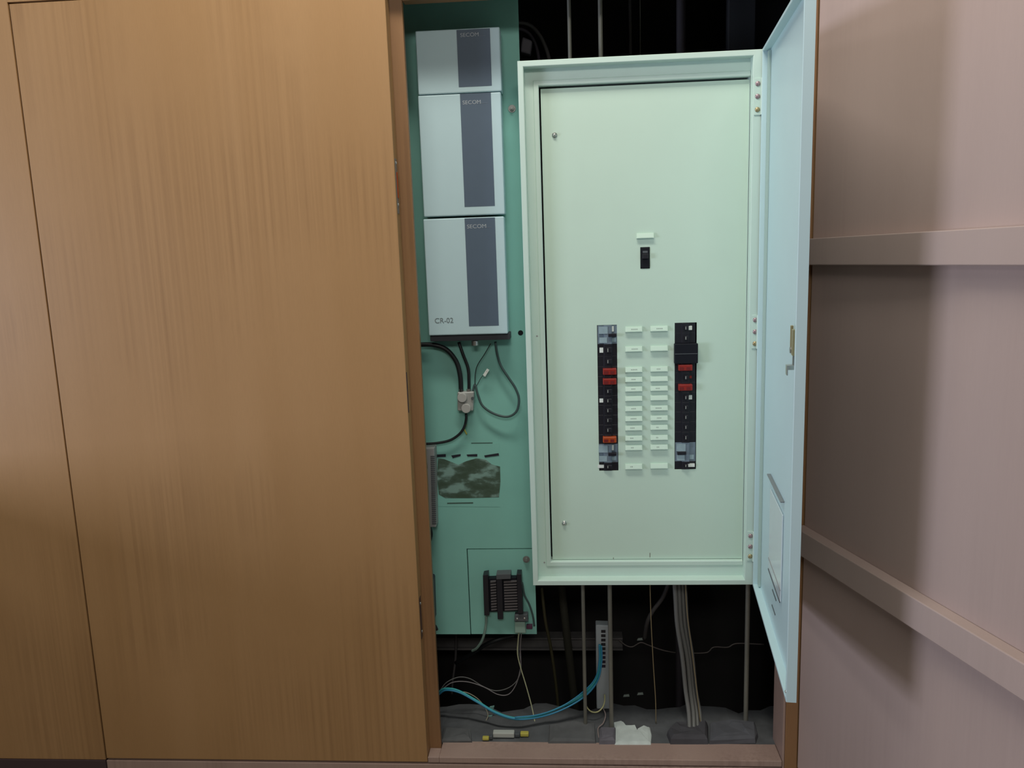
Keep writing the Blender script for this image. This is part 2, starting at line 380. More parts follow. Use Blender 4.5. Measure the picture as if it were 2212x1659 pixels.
# ---- breakers
def breaker(px0, px1, y0, y1, side, kind):
    a = at(px0, y0, YP-.002); c = at(px1, y1, YP-.002); x0, x1, z1_, z0_ = a.x+.0012, c.x-.0012, a.z-.0004, c.z+.0004
    yf = YP-.002; b = BM()
    if kind != 'cover':
        # stepped body: shoulders at YP, raised nose in the middle
        xm0, xm1 = x0+(x1-x0)*.30, x0+(x1-x0)*.72
        pr = [(x0, YP+.001), (xm0, YP+.001), (xm0+.0015, yf-.002), (xm1-.0015, yf-.002), (xm1, YP+.001), (x1, YP+.001), (x1, .0595), (x0, .0595)]
        lo = [b.verts.new((x, y, z0_)) for x, y in pr]; hi = [b.verts.new((x, y, z1_)) for x, y in pr]; n = len(pr)
        b.faces.new(lo[::-1]); b.faces.new(hi)
        for i in range(n): b.faces.new((lo[i], lo[(i+1) % n], hi[(i+1) % n], hi[i]))
    m = {'double': GREYB, 'cover': BLACKM}.get(kind, BLACK)
    zc = (z0_+z1_)/2; w = x1-x0; h = z1_-z0_
    if kind == 'cover':
        box(b, (x0, YP-.016, z0_), (x1, YP-.0002, z1_)); o = finish('blanking_cover', b, BLACKM, board, .0015)
        b = BM(); box(b, (x0+.001, YP-.0168, zc-.0008), (x1-.001, YP-.016, zc+.0006)); finish('seam', b, GREYD, o); return o
    o = finish('circuit_breaker', b, m, board, .0006)
    yn = yf-.002
    if kind == 'double':
        tag(o, 'double pole breaker with a blue grey face')
        for (u0, u1, v0, v1, mm, nm) in ((.06, .50, .56, .93, CLEARB, 'window'), (.08, .46, .07, .36, CLEARB, 'window'), (.60, .92, .10, .34, CLEARB, 'window')):
            b = BM(); box(b, (x0+w*u0, yn-.0012 if .25 < (u0+u1)/2 < .75 else YP-.0002, z0_+h*v0), (x0+w*u1, YP+.0012, z0_+h*v1)); finish(nm, b, mm, o)
        uu = (.62, .80) if side == 'l' else (.22, .36)
        vv = (.66, .94) if side == 'l' else (.05, .32)
        b = BM(); box(b, (x0+w*uu[0], YP-.0008, z0_+h*vv[0]), (x0+w*uu[1], YP+.0012, z0_+h*vv[1])); tag(finish('sticker', b, WHITE, o), 'white sticker')
        t0, t1 = (.52, .92) if side == 'l' else (.10, .52)
        b = BM(); box(b, (x0+w*t0, yn-.006, z0_+h*.40), (x0+w*t1, YP+.0012, z0_+h*.56)); tag(finish('toggle', b, BLACK, o, .0006), 'black toggle')
    else:
        t = .50
        b = BM(); box(b, (x0+w*.44, yn-.0055, zc-h*.20), (x0+w*.70 if side == 'l' else x0+w*.62, yn+.001, zc+h*.22)); finish('toggle', b, BLACK, o, .0008)
        b = BM(); box(b, (x0+w*.485, yn-.0062, zc-h*.12), (x0+w*.515, yn-.0056, zc+h*.16)); tag(finish('mark', b, mat('grey white print', (.40, .42, .38), .6), o), 'pale dash printed on the toggle')
    if kind in ('sticker', 'wide'):
        u0, u1 = ((.10, .28) if side == 'l' else (.66, .82)) if kind == 'sticker' else ((.02, .34) if side == 'l' else (.62, .95))
        b = BM(); box(b, (x0+w*u0, YP-.0012 if not .3 < u0 < .7 else yn-.0004, zc-h*.20), (x0+w*u1, YP+.0014, zc+h*.20)); tag(finish('sticker', b, WHITE, o), 'white square sticker')
    if kind in ('red', 'orange'):
        u0, u1 = (.26, .92) if side == 'l' else (.14, .82)
        b = BM(); box(b, (x0+w*u0, yn-.010, zc-h*.26), (x0+w*u1, YP+.0012, zc+h*.36))
        tag(finish('lock_cap', b, RED if kind == 'red' else ORANGE, o, .0018), 'red plastic lock cap over the toggle')
        b = BM(); box(b, (x0+w*(u0+.05), yn-.0106, zc-h*.16), (x0+w*(u0+.25), yn-.0098, zc+h*.12)); box(b, (x0+w*(u1-.30), yn-.0106, zc-h*.16), (x0+w*(u1-.12), yn-.0098, zc+h*.12))
        finish('recess', b, mat('dark red recess', (.16, .012, .012), .5), o)
    if kind == 'redmark':
        b = BM(); box(b, (x0+w*.66, yn-.0004 if False else YP-.0006, zc-h*.12), (x0+w*.82, YP+.0014, zc+h*.14)); tag(finish('mark', b, RED, o), 'small red mark')
    return o
lrows = [(703, 743, 'double'), (743, 769.5, 'sticker'), (769.5, 792, ''), (792, 813.5, 'red'), (813.5, 834.5, 'red'), (834.5, 855, ''), (855, 875.5, 'sticker'), (875.5, 897, ''),
         (897, 918, ''), (918, 939, ''), (939, 959.5, 'orange'), (959.5, 999, 'double'), (999, 1016, 'wide')]
rrows = [(698, 719, 'sticker'), (719, 741, ''), (741.5, 783.5, 'cover'), (783.5, 804.5, 'red'), (804.5, 826, 'redmark'), (826, 847.5, 'red'), (847.5, 869, 'sticker'), (869, 890, ''),
         (890, 911.5, ''), (911.5, 933, ''), (933, 956, ''), (956, 997, 'double'), (997, 1013, 'wide')]
for y0, y1, k in lrows: breaker(1289.5, 1336, y0, y1, 'l', k)
for y0, y1, k in rrows:
    if k == 'cover': breaker(1454.5, 1507, y0, y1, 'r', k)
    else: breaker(1457.5, 1503.5, y0, y1, 'r', k)
# main breaker
a = at(1383.5, 534.5, YP); c = at(1403.5, 579.5, YP)
b = BM(); box(b, (a.x+.0006, YP-.002, c.z+.0006), (c.x-.0006, .0595, a.z-.0006)); mb = tag(finish('circuit_breaker', b, BLACKM, board, .001), 'single black main breaker below its own label holder')
zc = (a.z+c.z)/2
b = BM(); box(b, (a.x+.004, YP-.010, zc-.002), (c.x-.004, YP-.0018, zc+.010)); finish('toggle', b, BLACK, mb, .001)
b = BM(); box(b, (a.x+.005, YP-.0025, zc+.012), (c.x-.005, YP-.0019, zc+.017)); finish('mark', b, GREYD, mb)
# label holders
def holder(x0, x1, yc, hpx, dashes):
    a = at(x0, yc-hpx/2, YP); c = at(x1, yc+hpx/2, YP); z0_, z1_ = c.z, a.z; w = c.x-a.x
    b = BM()  # wedge: top on the plate, lower edge standing proud
    q = [Vector((a.x, YP-.0080, z0_)), Vector((c.x, YP-.0080, z0_)), Vector((c.x, YP-.0032, z1_)), Vector((a.x, YP-.0032, z1_))]
    k = [Vector((p.x, YP-.0001, p.z)) for p in q]
    f = [b.verts.new(p) for p in q]; kk = [b.verts.new(p) for p in k]
    b.faces.new(f); b.faces.new(kk[::-1])
    for i in range(4): b.faces.new((f[i], kk[i], kk[(i+1) % 4], f[(i+1) % 4]))
    o = finish('label_holder', b, PANELP, board, .0004)
    h = z1_-z0_
    def on(u0, u1, v0, v1, lift, m, nm):
        b = BM()
        def P(u, v, l): return Vector((a.x+w*u, YP-.0080+.0048*v-l, z0_+h*v))
        quadbox(b, [P(u0, v0, lift), P(u1, v0, lift), P(u1, v1, lift), P(u0, v1, lift)], (0, lift*.9, 0)); return finish(nm, b, m, o)
    on(.06, .94, .12, .88, .0004, WHITE if False else PANELP, 'card')
    if dashes:
        b = BM(); x = .32+random.uniform(-.05, .05)
        for i in range(dashes):
            ww = random.uniform(.05, .09)
            def P(u, v): return Vector((a.x+w*u, YP-.0080+.0048*v-.0006, z0_+h*v))
            quadbox(b, [P(x, .40), P(x+ww, .40), P(x+ww, .62), P(x, .62)], (0, .0003, 0)); x += ww+.018
        finish('lettering', b, mat('faded print', (.34, .42, .37), .7), o)
ys = [712.5, 755, 799.5, 820.5, 841, 861.5, 883.5, 905, 925, 947, 967.5, 1008.5]
for i, y in enumerate(ys): holder(1350.5, 1387, y-1.5, 9.5, (4, 5, 4, 3, 3, 0, 3, 4, 3, 2, 2, 2)[i])
for i, y in enumerate(ys): holder(1405, 1442, y-3, 9.5, (4, 0, 3, 0, 3, 0, 4, 3, 2, 2, 2, 0)[i])
holder(1375, 1412, 509, 9.5, 0)

# ---- hinges on the right frame
def hinge(pts):
    ps = [at(x, y, 0) for x, y in pts]; top = ps[0].z+.012; bot = ps[-1].z-.012; xm = sum(p.x for p in ps)/3
    b = BM(); box(b, (xm-.0075, -.0022, bot), (W-.004, -.0001, top)); h = finish('hinge', b, CREAM, board, .0005)
    b = BM(); cyl(b, (W-.0015, -.0062, bot), (0, 0, 1), .0042, top-bot, 14); finish('knuckle', b, CREAM, h, .0003)
    for i, p in enumerate(ps):
        b = BM(); dome(b, (xm, -.0022, p.z), (0, -1, 0), .0058, .0034); tag(finish('screw', b, (PINKSC, PINKSC, BRASS)[i], h, smooth=True), 'round zinc screw head')
hinge([(1637.5, 181), (1636, 208.5), (1635, 237)])
hinge([(1632, 691), (1630.5, 716.5), (1630, 742)])
hinge([(1621.5, 1157), (1620.5, 1180), (1619.5, 1201)])

# ---- the cabinet's own door, opened towards the viewer
TH = 1.469; WD = .541
DU = Vector((-math.cos(TH), -math.sin(TH), 0)); DV = Vector((math.sin(TH), -math.cos(TH), 0))   # along the door / towards its outer side
HP = Vector((W-.003, -.001, 0))
DM = Matrix(((DU.x, DV.x, 0, HP.x), (DU.y, DV.y, 0, HP.y), (0, 0, 1, 0), (0, 0, 0, 1)))
def drect(d, v, e=0): return [DM @ Vector((d+.004, v, ZB+d+e)), DM @ Vector((WD-d, v, ZB+d+e)), DM @ Vector((WD-d, v, ZB+H-d-e)), DM @ Vector((d+.004, v, ZB+H-d-e))]
b = BM(); rings_mesh(b, [drect(.0, .019), drect(0, .0008), drect(.0008, 0), drect(.0062, 0), drect(.007, .0008), drect(.007, .0160)], True, True)
cdoor = finish('door', b, DOORP, board)
def dp(px, py, v): return on_plane(px, py, HP+DV*v, DV)
def du(px, py, v): p = dp(px, py, v)-HP; return p.dot(DU), dp(px, py, v).z
def dbox(bm, u0, u1, v0, v1, z0_, z1_): box(bm, (u0, v0, z0_), (u1, v1, z1_), DM)
# greyer band along the hinge side
b = BM(); dbox(b, .0112, .034, .0105, .0158, ZB+.010, ZB+H-.010); finish('hinge_band', b, mat('grey mint band', (.42, .55, .50), .5), cdoor, .0006)
# latch
SK = .0158
ul, zl = du(1712, 740, SK-.008); z_t = du(1710, 714, SK-.008)[1]; z_b = du(1713, 768, SK-.008)[1]
ul = min(ul, WD-.04)
b = BM(); dbox(b, ul-.030, ul+.016, SK-.003, SK, z_b, z_t); latch = tag(finish('latch', b, mat('bronze zinc plate', (.40, .34, .22), .35, metal=.7), cdoor, .0008), 'zinc latch plate with hook')
b = BM(); dbox(b, ul-.002, ul+.014, SK-.010, SK-.003, z_b, z_b+.048); dbox(b, ul-.030, ul-.022, SK-.008, SK-.003, z_b+.01, z_b+.052); finish('bracket', b, BRASS, latch, .0008)
p = DM @ Vector((ul-.008, SK-.003, z_b+.008)); b = BM(); cyl(b, p, -DV, .006, .008, 14); finish('pivot', b, STEELD, latch)
z_r = du(1714, 788, SK-.006)[1]
b = BM(); dbox(b, ul-.004, ul+.004, SK-.007, SK-.003, z_r-.004, z_b+.006); finish('rod', b, STEELD, latch)
z_h = du(1704, 812, SK-.015)[1]
b = BM(); dbox(b, ul-.006, ul+.010, SK-.0165, SK-.003, z_r-.009, z_r); dbox(b, ul-.006, ul+.010, SK-.0185, SK-.016, z_h, z_r); finish('hook', b, STEEL, latch, .001)
# document pocket
pu0 = du(1664, 1180, SK)[0]; pu1 = du(1692, 1160, SK)[0]; pz1 = du(1668, 1030, SK)[1]; pz0 = du(1662, 1226, SK)[1]
b = BM(); dbox(b, pu0, pu1, SK-.0032, SK-.0002, pz0, pz1-.03); pk = tag(finish('document_pocket', b, CLEAR, cdoor, .001), 'flat clear plastic document pocket')
b = BM(); dbox(b, pu0-.02, pu1+.004, SK-.008, SK-.0002, pz1-.0028, pz1); finish('lip', b, mat('slate grey plastic', (.20, .22, .23), .5), pk, .0006)  # grey lip along the top edge of the pocket
b = BM(); dbox(b, pu0, pu1, SK-.0044, SK-.003, pz0-.0015, pz0+.0015); finish('seam', b, GREYD, pk)
b = BM(); dbox(b, pu0, pu1, SK-.0042, SK-.0031, pz0+.026, pz0+.028); finish('seam', b, GREYP, pk)
for (q0, q1) in (((1669, 1271), (1677, 1300)), ((1668, 1305), (1675, 1330))):
    u0, za = du(*q0, SK); u1, zb = du(*q1, SK); zz = (za+zb)/2
    b = BM(); dbox(b, min(u0, u1), max(u0, u1), SK-.0012, SK-.0002, zz-.0012, zz+.0012); tag(finish('vent_slit', b, GREYD, cdoor), 'thin dark slit')
# bottom corner rivet
u0, za = du(1692, 1480, .001)
b = BM(); dome(b, DM @ Vector((WD-.0035, .0, ZB+.02)), -DV, .003, .002); finish('rivet', b, STEEL, cdoor, smooth=True)

# ------------------------------------------------------------------ teal mounting board
YM = .13
BR_X = -.001; BL_X = -.62; BTM = at(1050, 1370, YM).z; BTP = ZB+1.75
ax = at(1009, 1186, YM); ax2 = at(1017, 1369, YM); gx = (ax.x+ax2.x)/2; gz = ax.z
mount = empty('mounting_board', ((BL_X+BR_X)/2, YM, BTM), 'teal green painted board carrying the grey alarm boxes, left of the cabinet', 'board')
b = BM()
pts = [(BL_X, BTM), (gx-.0012, BTM), (gx-.0012, gz+.0012), (BR_X, gz+.0012), (BR_X, BTP), (BL_X, BTP)]
f = [b.verts.new((x, YM, z)) for x, z in pts]; k = [b.verts.new((x, YM+.012, z)) for x, z in pts]
b.faces.new(f); b.faces.new(k[::-1])
for i in range(6): b.faces.new((f[i], k[i], k[(i+1) % 6], f[(i+1) % 6]))
finish('panel', b, TEAL, mount)
b = BM(); box(b, (gx+.0012, YM+.001, BTM), (BR_X, YM+.012, gz-.0012)); acc = finish('access_panel', b, TEAL, mount)
b = BM(); box(b, (gx-.004, YM+.0125, BTM+.001), (BR_X, YM+.016, gz+.004)); tag(finish('backing', b, GAP, mount), 'dark gap behind the cut panel')
for (px, py) in ((1106, 235), (1137, 1208)):
    p = at(px, py, YM); b = BM(); cyl(b, p, (0, -1, 0), .0095, .002, 20); cyl(b, p+Vector((0, -.002, 0)), (0, -1, 0), .006, .005, 6); cyl(b, p+Vector((0, -.007, 0)), (0, -1, 0), .003, .004, 10)
    tag(finish('bolt', b, STEELD, mount, .0004), 'hexagon bolt with washer')
p = at(1124.5, 719, YM); b = BM(); cyl(b, p+Vector((0, .0005, 0)), (0, -1, 0), .0068, .001, 20); tag(finish('hole', b, GAP, mount), 'round dark hole')
# torn label left on the board
def quad_on(pts, Y): return [at(x, y, Y) for x, y in pts]
b = BM(); quadbox(b, quad_on([(946, 1094), (1080, 1095), (1079, 957), (944, 962)], YM-.0006), (0, .0005, 0)); rs = tag(finish('torn_label', b, MATS['teal green painted board'], mount), 'outline of a torn off label')
b = BM(); outl = [(948, 1068), (962, 1076), (1010, 1076), (1078, 1074), (1081, 1040), (1080, 1008), (1062, 1003), (1050, 993), (1030, 990), (1008, 996), (990, 1004), (960, 992), (946, 990), (944, 1030)]
f = [b.verts.new(at(x, y, YM-.0012)) for x, y in outl]; k = [b.verts.new(at(x, y, YM-.0012)+Vector((0, .0006, 0))) for x, y in outl]
b.faces.new(f); b.faces.new(k[::-1])
for i in range(len(f)): b.faces.new((f[i], k[i], k[(i+1) % len(f)], f[(i+1) % len(f)]))
tag(finish('glue_patch', b, TEALD, rs), 'blotchy dark olive glue residue')
for q in ([(944, 982), (963, 981), (963, 987), (944, 988)], [(975, 984), (995, 981), (995, 985), (978, 990)], [(1008, 982), (1031, 981), (1031, 986), (1010, 986)], [(1046, 984), (1077, 979), (1078, 984), (1048, 988)]):
    b = BM(); quadbox(b, [at(x, y, YM-.0018) for x, y in q], (0, .001, 0)); tag(finish('paper_scrap', b, mat('dark torn backing', (.02, .02, .03), .8), rs), 'dark torn scrap')
b = BM(); quadbox(b, quad_on([(966, 1086), (1022, 1085), (1022, 1087.5), (966, 1088.5)], YM-.0012), (0, .0006, 0)); finish('paper_scrap', b, mat('olive line', (.07, .12, .10), .8), rs)
b = BM(); quadbox(b, quad_on([(1018, 956.5), (1064, 956), (1064, 957.5), (1018, 958)], YM-.0012), (0, .0006, 0)); finish('paper_scrap', b, MATS['olive line'], rs)

# ------------------------------------------------------------------ three alarm control boxes
YD = .07
def alarm(tl, tr, br, bl, st, label, txt, txt_h, faint=1.0):
    za = (at(*tl, YD).z+at(*tr, YD).z)/2; zb = (at(*bl, YD).z+at(*br, YD).z)/2
    x0 = (at(*tl, YD).x+at(*bl, YD).x)/2; x1 = (at(*tr, YD).x+at(*br, YD).x)/2
    o = empty('alarm_box', ((x0+x1)/2, (YD+YM)/2, zb), label, 'alarm box', 'grey alarm boxes stacked on the teal board')
    b = BM(); box(b, (x0, YD, zb), (x1, YD+.048, za)); body = finish('cover', b, DEV, o, .0025)
    b = BM(); box(b, (x0+.006, YD+.048, zb+.004), (x1-.006, YM, za-.004)); tag(finish('base', b, DEVB, o), 'dark back plate')
    (sx0, sy0), (sx1, sy1) = st
    p = at(sx0, sy0, YD); q = at(sx1, sy1, YD)
    b = BM(); box(b, (p.x, YD-.0006, q.z), (q.x, YD, p.z)); sp_ = tag(finish('stripe', b, DEVS, o), 'slate blue grey stripe')
    (tx, ty), size = txt, txt_h
    t = at(tx, ty, YD-.0008)
    finish('lettering', text_bm('SECOM', size, frontM(t) @ Matrix.Scale(1.12, 4, (1, 0, 0))), SILK, sp_)
    t2 = at(tx+33, ty-1.5, YD-.0008)
    b = BM(); box(b, (t2.x, YD-.0009, t2.z), (t2.x+.024, YD-.0006, t2.z+.0012)); finish('print_line', b, mat('faint slate print', (.14, .18, .23), .6), sp_)
    return o, zb, x0, x1
alarm((897.5, 68), (1079.5, 57), (1083, 197), (903, 204.5), ((986, 65), (1062.5, 185)), 'topmost grey alarm box, half in shadow, cut short above the middle box', (994, 80), .0125)
alarm((903.5, 206), (1084, 199.5), (1088, 464), (914.5, 467.5), ((993.5, 203), (1069, 444.5)), 'middle grey alarm box between two others on the teal board', (999, 225.5), .0125)
o3, zb, x0, x1 = alarm((914.5, 472.5), (1089, 468.5), (1096.5, 721.5), (926, 724.5), ((1003.5, 472), (1077.5, 703)), 'lowest grey alarm box, with model print in its bottom left corner', (1008.5, 493.5), .0135)
t = at(939, 698, YD-.0006); finish('lettering', text_bm('CR-02', .0185, frontM(t)), SILKD, o3)
b = BM(); box(b, (x0+.001, YD+.012, zb-.0165), (x1+.004, YM, zb-.0005)); tag(finish('under_block', b, DEVB, o3, .001), 'dark block under the box')  # plain dark block below the lowest box
p = at(1026, 741, YD+.02); b = BM(); cyl(b, p+Vector((0, 0, .006)), (0, 0, -1), .009, .012, 16); finish('gland', b, STEEL, o3, .001)

# ------------------------------------------------------------------ cables on the board
def cable(name, pts, r, m, label, cat='cable', group=None, seg=10):
    P = [at(x, y, Y) for x, y, Y in pts]; b = BM(); tube(b, P, r, seg); return mesh_thing(name, b, m, label, cat, group, smooth=True)
cable('power_cable', [(860, 748, .112), (900, 745, .112), (935, 745, .112), (964, 755, .112), (985, 780, .112), (994, 812, .112), (996, 846, .112)], .0062, CABLE, 'thick black cable curving from the wooden door edge into the coax splitter')
cable('coax_cable', [(991, 739, .116), (1000, 765, .112), (1011, 795, .112), (1013, 822, .112), (1013, 846, .112)], .0042, CABLE, 'black coax cable dropping straight from the lowest alarm box to the splitter')
cable('coax_cable', [(1070, 738, .112), (1074, 765, .11), (1082, 790, .108), (1098, 815, .106), (1113, 838, .104), (1121, 862, .103), (1116, 888, .103), (1097, 900, .104), (1068, 894, .106), (1043, 877, .108), (1032, 852, .112), (1026, 831, .116), (1021, 848, .114)], .0032, CABLEG, 'dark green grey cable hanging in a wide loop beside the splitter')
cable('antenna_wire', [(1060, 742, .116), (1046, 766, .114), (1032, 788, .113), (1027, 806, .113), (1026, 836, .114)], .0011, CABLE, 'thin black wire bending down inside the cable loop', 'wire')
b = BM(); P = [at(1030, 833, .113), at(1040, 815, .11), at(1052, 802, .108)]; tube(b, P, .0008, 8)
w = mesh_thing('tag_wire', b, CABLE, 'very thin wire ending in a small white paper tag inside the loop', 'wire', smooth=True)
b = BM(); quadbox(b, quad_on([(1043, 810), (1048, 814), (1057, 799), (1052, 796)], .1075), (0, .0006, 0)); tag(finish('paper_tag', b, WHITE, w), 'small white tag')
split = empty('coax_splitter', at(1006, 895, .12), 'grey metal coax splitter with two round caps, on the teal board', 'splitter')
b = BM(); quadbox(b, quad_on([(988, 888), (1022, 888), (1024, 846), (988, 847)], .105), (0, YM-.105, 0)); finish('body', b, ALU, split, .003)
for (px, py, r) in ((999, 858, .0125), (1007.5, 881, .0125)):
    p = at(px, py, .105); b = BM(); cyl(b, p, (0, -1, 0), r, .010, 24); finish('cap', b, mat('warm grey cap', (.44, .44, .42), .5), split, .0015)
p = at(1021, 860, .105); b = BM(); cyl(b, p, (0, -1, 0), .004, .004, 12); finish('screw', b, GREYD, split)
for (px) in (996, 1013):
    p = at(px, 848, .112); b = BM(); cyl(b, p, (0, 0, 1), .0062, .010, 6); finish('connector_nut', b, STEEL, split)
cable('coax_cable', [(1007, 893, .116), (1007, 905, .114), (1003, 922, .112), (992, 938, .112), (972, 951, .112), (945, 957, .112), (915, 959, .112), (885, 960, .112)], .0036, CABLE, 'black cable leaving the bottom of the splitter towards the wooden door')
b = BM(); P = [at(1007, 917, .122), at(1003, 926, .118), at(1008, 938, .124)]; tube(b, P, .0022, 8); mesh_thing('cable_tie', b, YELL, 'short yellowish tie below the splitter cable', 'cable tie', smooth=True)

# ------------------------------------------------------------------ units half hidden behind the wooden leaf
ts = empty('terminal_strip', at(928, 1138, .12), 'grey ribbed terminal strip half hidden behind the wooden door edge', 'terminal strip')
q = quad_on([(884, 1140), (942, 1139), (938, 968), (876, 970)], .09)
b = BM(); quadbox(b, q, (0, YM-.09, 0)); finish('body', b, GREYP, ts, .002)
b = BM()
for i in range(34):
    y = 985+i*4.4; xx = 936.5+(y-968)*.024
    quadbox(b, quad_on([(xx-7, y+2), (xx+2, y+2), (xx+2, y), (xx-7, y)], .0885), (0, .0014, 0))
tag(finish('contact_ridges', b, GREYD, ts), 'row of dark contact ridges')
q = quad_on([(913, 1012), (924, 1012), (923, 1001), (912, 1001)], .0894); b = BM(); quadbox(b, q, (0, .0008, 0)); finish('printed_mark', b, GREYD, ts)
cable('black_cord', [(928, 1138, .11), (931, 1152, .108), (928, 1168, .108), (920, 1185, .11)], .0052, CABLE, 'short black cord under the grey ribbed terminal strip', 'cord')
ad = empty('power_adapter', at(925, 1350, .11), 'dark purple black adapter peeking past the wooden door near the board bottom', 'adapter')
b = BM(); quadbox(b, quad_on([(880, 1345), (938, 1345), (935, 1252), (872, 1252)], .085), (0, YM-.085, 0)); finish('case', b, mat('purple black plastic', (.022, .014, .035), .4), ad, .006)
b = BM(); P = [at(930, 1342, .10), at(940, 1352, .10), at(944, 1360, .105)]; tube(b, P, .004, 8); finish('plug', b, BLACK, ad, smooth=True)

# terminal block on the access panel
tb_ = empty('telephone_terminal', at(1085, 1335, .12), 'black telephone terminal block with comb contacts on the cut panel', 'terminal block')
YT = .105; YA = YM+.0008
for q in ([(1046, 1330), (1057, 1330), (1054, 1241), (1043, 1243)], [(1119, 1326), (1130, 1325), (1126, 1240), (1116, 1240)]):
    b = BM(); quadbox(b, quad_on(q, YT-.006), (0, YA-YT+.006, 0)); finish('side_rail', b, BLACK, tb_, .001)
b = BM(); quadbox(b, quad_on([(1057.5, 1322), (1118.5, 1320), (1115.5, 1248), (1054.5, 1250)], YT+.006), (0, YA-YT-.006, 0)); finish('body', b, BLACKM, tb_, .001)
b = BM(); quadbox(b, quad_on([(1075, 1338), (1087, 1338), (1084, 1242), (1072, 1243)], YT-.004), (0, .0095, 0)); finish('centre_rail', b, BLACK, tb_, .001)
b = BM(); quadbox(b, quad_on([(1072, 1252), (1103, 1251), (1103, 1240), (1072, 1241)], YT-.005), (0, YA-YT+.005, 0)); finish('clip', b, GREYD, tb_, .001)
CMB = mat('pewter contacts', (.17, .16, .17), .4, metal=.5)
for side in (0, 1):
    for i in range(11):
        y = 1256+i*6.0; xa, xb = ((1059, 1071) if side == 0 else (1088, 1116)); sh = (y-1250)*.035
        b = BM(); quadbox(b, quad_on([(xa+sh, y+3), (xb+sh, y+1.5), (xb+sh, y-1), (xa+sh, y)], YT-.001), (0, .0068, 0)); finish('contact', b, CMB, tb_)
cn = empty('cable_connector', at(1128, 1345, .12), 'grey wire connector hanging below the black terminal block', 'connector')
b = BM(); quadbox(b, quad_on([(1111, 1343), (1141, 1343), (1140, 1327), (1112, 1328)], .105), (0, .02, 0)); finish('body', b, GREYD, cn, .002)
b = BM(); quadbox(b, quad_on([(1112, 1368), (1136, 1368), (1134, 1344), (1112, 1344)], .112), (0, .012, 0)); finish('sleeve', b, mat('pale green plastic', (.28, .42, .36), .5), cn, .002)
for (px, py) in ((1117, 1337), (1133, 1336)):
    b = BM(); dome(b, at(px, py, .105), (0, -1, 0), .003, .002); finish('screw', b, STEEL, cn, smooth=True)
cable('control_cable', [(1050, 1331, .116), (1050, 1345, .114), (1047, 1365, .114), (1041, 1384, .118), (1030, 1400, .13), (1020, 1406, .15)], .0035, mat('pale green grey sheath', (.20, .30, .26), .5), 'pale green grey cable leaving the bottom left of the terminal block')
cable('control_cable', [(1128, 1258, .122), (1133, 1285, .118), (1143, 1305, .117), (1151, 1330, .118), (1154, 1352, .12)], .0026, CABLEG, 'dark thin cable running down the right of the terminal block')
b = BM(); quadbox(b, quad_on([(1137, 1359), (1150, 1359), (1150, 1351), (1137, 1351)], .118), (0, .011, 0)); mesh_thing('connector_cap', b, mat('purple red plastic', (.10, .03, .07), .5), 'small dark purple cap beside the grey wire connector', 'connector', bevel=.001)

# ------------------------------------------------------------------ shaft behind: rails, conduits, loose cables
def rail(y0, y1, x0, x1, Y, name, m, label):
    p = at(x0, y0, Y); q = at(x1, y1, Y); za = at(1100, y0, Y).z; zb = at(1100, y1, Y).z
    b = BM(); box(b, (p.x, Y, zb), (q.x, Y+.03, za)); lipw = .006
    box(b, (p.x, Y-.012, zb), (q.x, Y, zb+lipw)); box(b, (p.x, Y-.012, za-lipw), (q.x, Y, za))
    return mesh_thing(name, b, m, label, 'rail', bevel=.001)
rail(1374, 1401, 890, 1345, .34, 'strut_rail', mat('dusty grey steel channel', (.10, .095, .095), .7, noise=.3), 'dusty grey steel channel rail crossing the shaft below the teal board')
def pipe(name, x0, y0, x1, y1, Y, r, m, label, group=None, ext=True):
    p = at(x0, y0, Y); q = at(x1, y1, Y); b = BM()
    cyl(b, q, p-q, r, (p-q).length, 18); return mesh_thing(name, b, m, label, 'conduit', group)
def riser(px, py, Y, r, up, label):
    x = at(px, py, Y).x; b = BM()
    z0_, z1_ = (ZB+H-.010, 2.72) if up else (SILLZ-.002, ZB+.010)
    cyl(b, (x, Y, z0_), (0, 0, 1), r, z1_-z0_, 18); o = mesh_thing('conduit', b, PIPE, label, 'conduit')
    zc = ZB+H-.002 if up else ZB-.008
    b = BM(); cyl(b, (x, Y, zc), (0, 0, 1), r*1.6, .010, 6); tag(finish('locknut', b, STEELD, o, .0005), 'hexagon locknut')
riser(1230, 60, .095, .0046, True, 'left one of the two close conduits rising from the cabinet top')
riser(1297, 60, .095, .0054, True, 'right and brighter of the two conduits rising from the cabinet top')
riser(1262, 1420, .085, .0050, False, 'left one of the two close conduits below the cabinet')
riser(1319, 1420, .070, .0058, False, 'right one of the two close conduits below the cabinet, beside the white strip')
riser(1613, 1430, .090, .0062, False, 'lone grey conduit below the cabinet at the far right of the shaft')
def wide(px, py, Y, r, m, label):
    x = at(px, py, Y).x; b = BM(); cyl(b, (x, Y, -.498), (0, 0, 1), r, 3.247, 18); mesh_thing('conduit', b, m, label, 'conduit')
wide(1471, 50, .30, .012, mat('dim violet grey pipe', (.055, .05, .06), .7), 'wide dim pipe above the cabinet, near the middle of the gap')
xa, xb = at(1573, 50, .33).x, at(1633, 50, .33).x
b = BM(); box(b, (xa, .33, ZB+1.0), (xb, .37, 2.749)); mesh_thing('cable_duct', b, mat('dim slate duct', (.045, .048, .055), .6), 'dim square cable duct above the cabinet beside its open door', 'duct', bevel=.003)
DIM = mat('dim grey cable sheath', (.07, .065, .065), .6)
for i, (xa, xb, r, lb) in enumerate(((1360, 1362, .0045, 'dim cable left of the bright thin wire above the cabinet'), (1382, 1383, .0012, 'bright thin wire hanging above the cabinet'))):
    pts = [(xa, -60, .32), (xa+1, 40, .32), (xb, 140, .32)]
    cable('hanging_cable', pts, r, DIM if i == 0 else PIPE, lb)
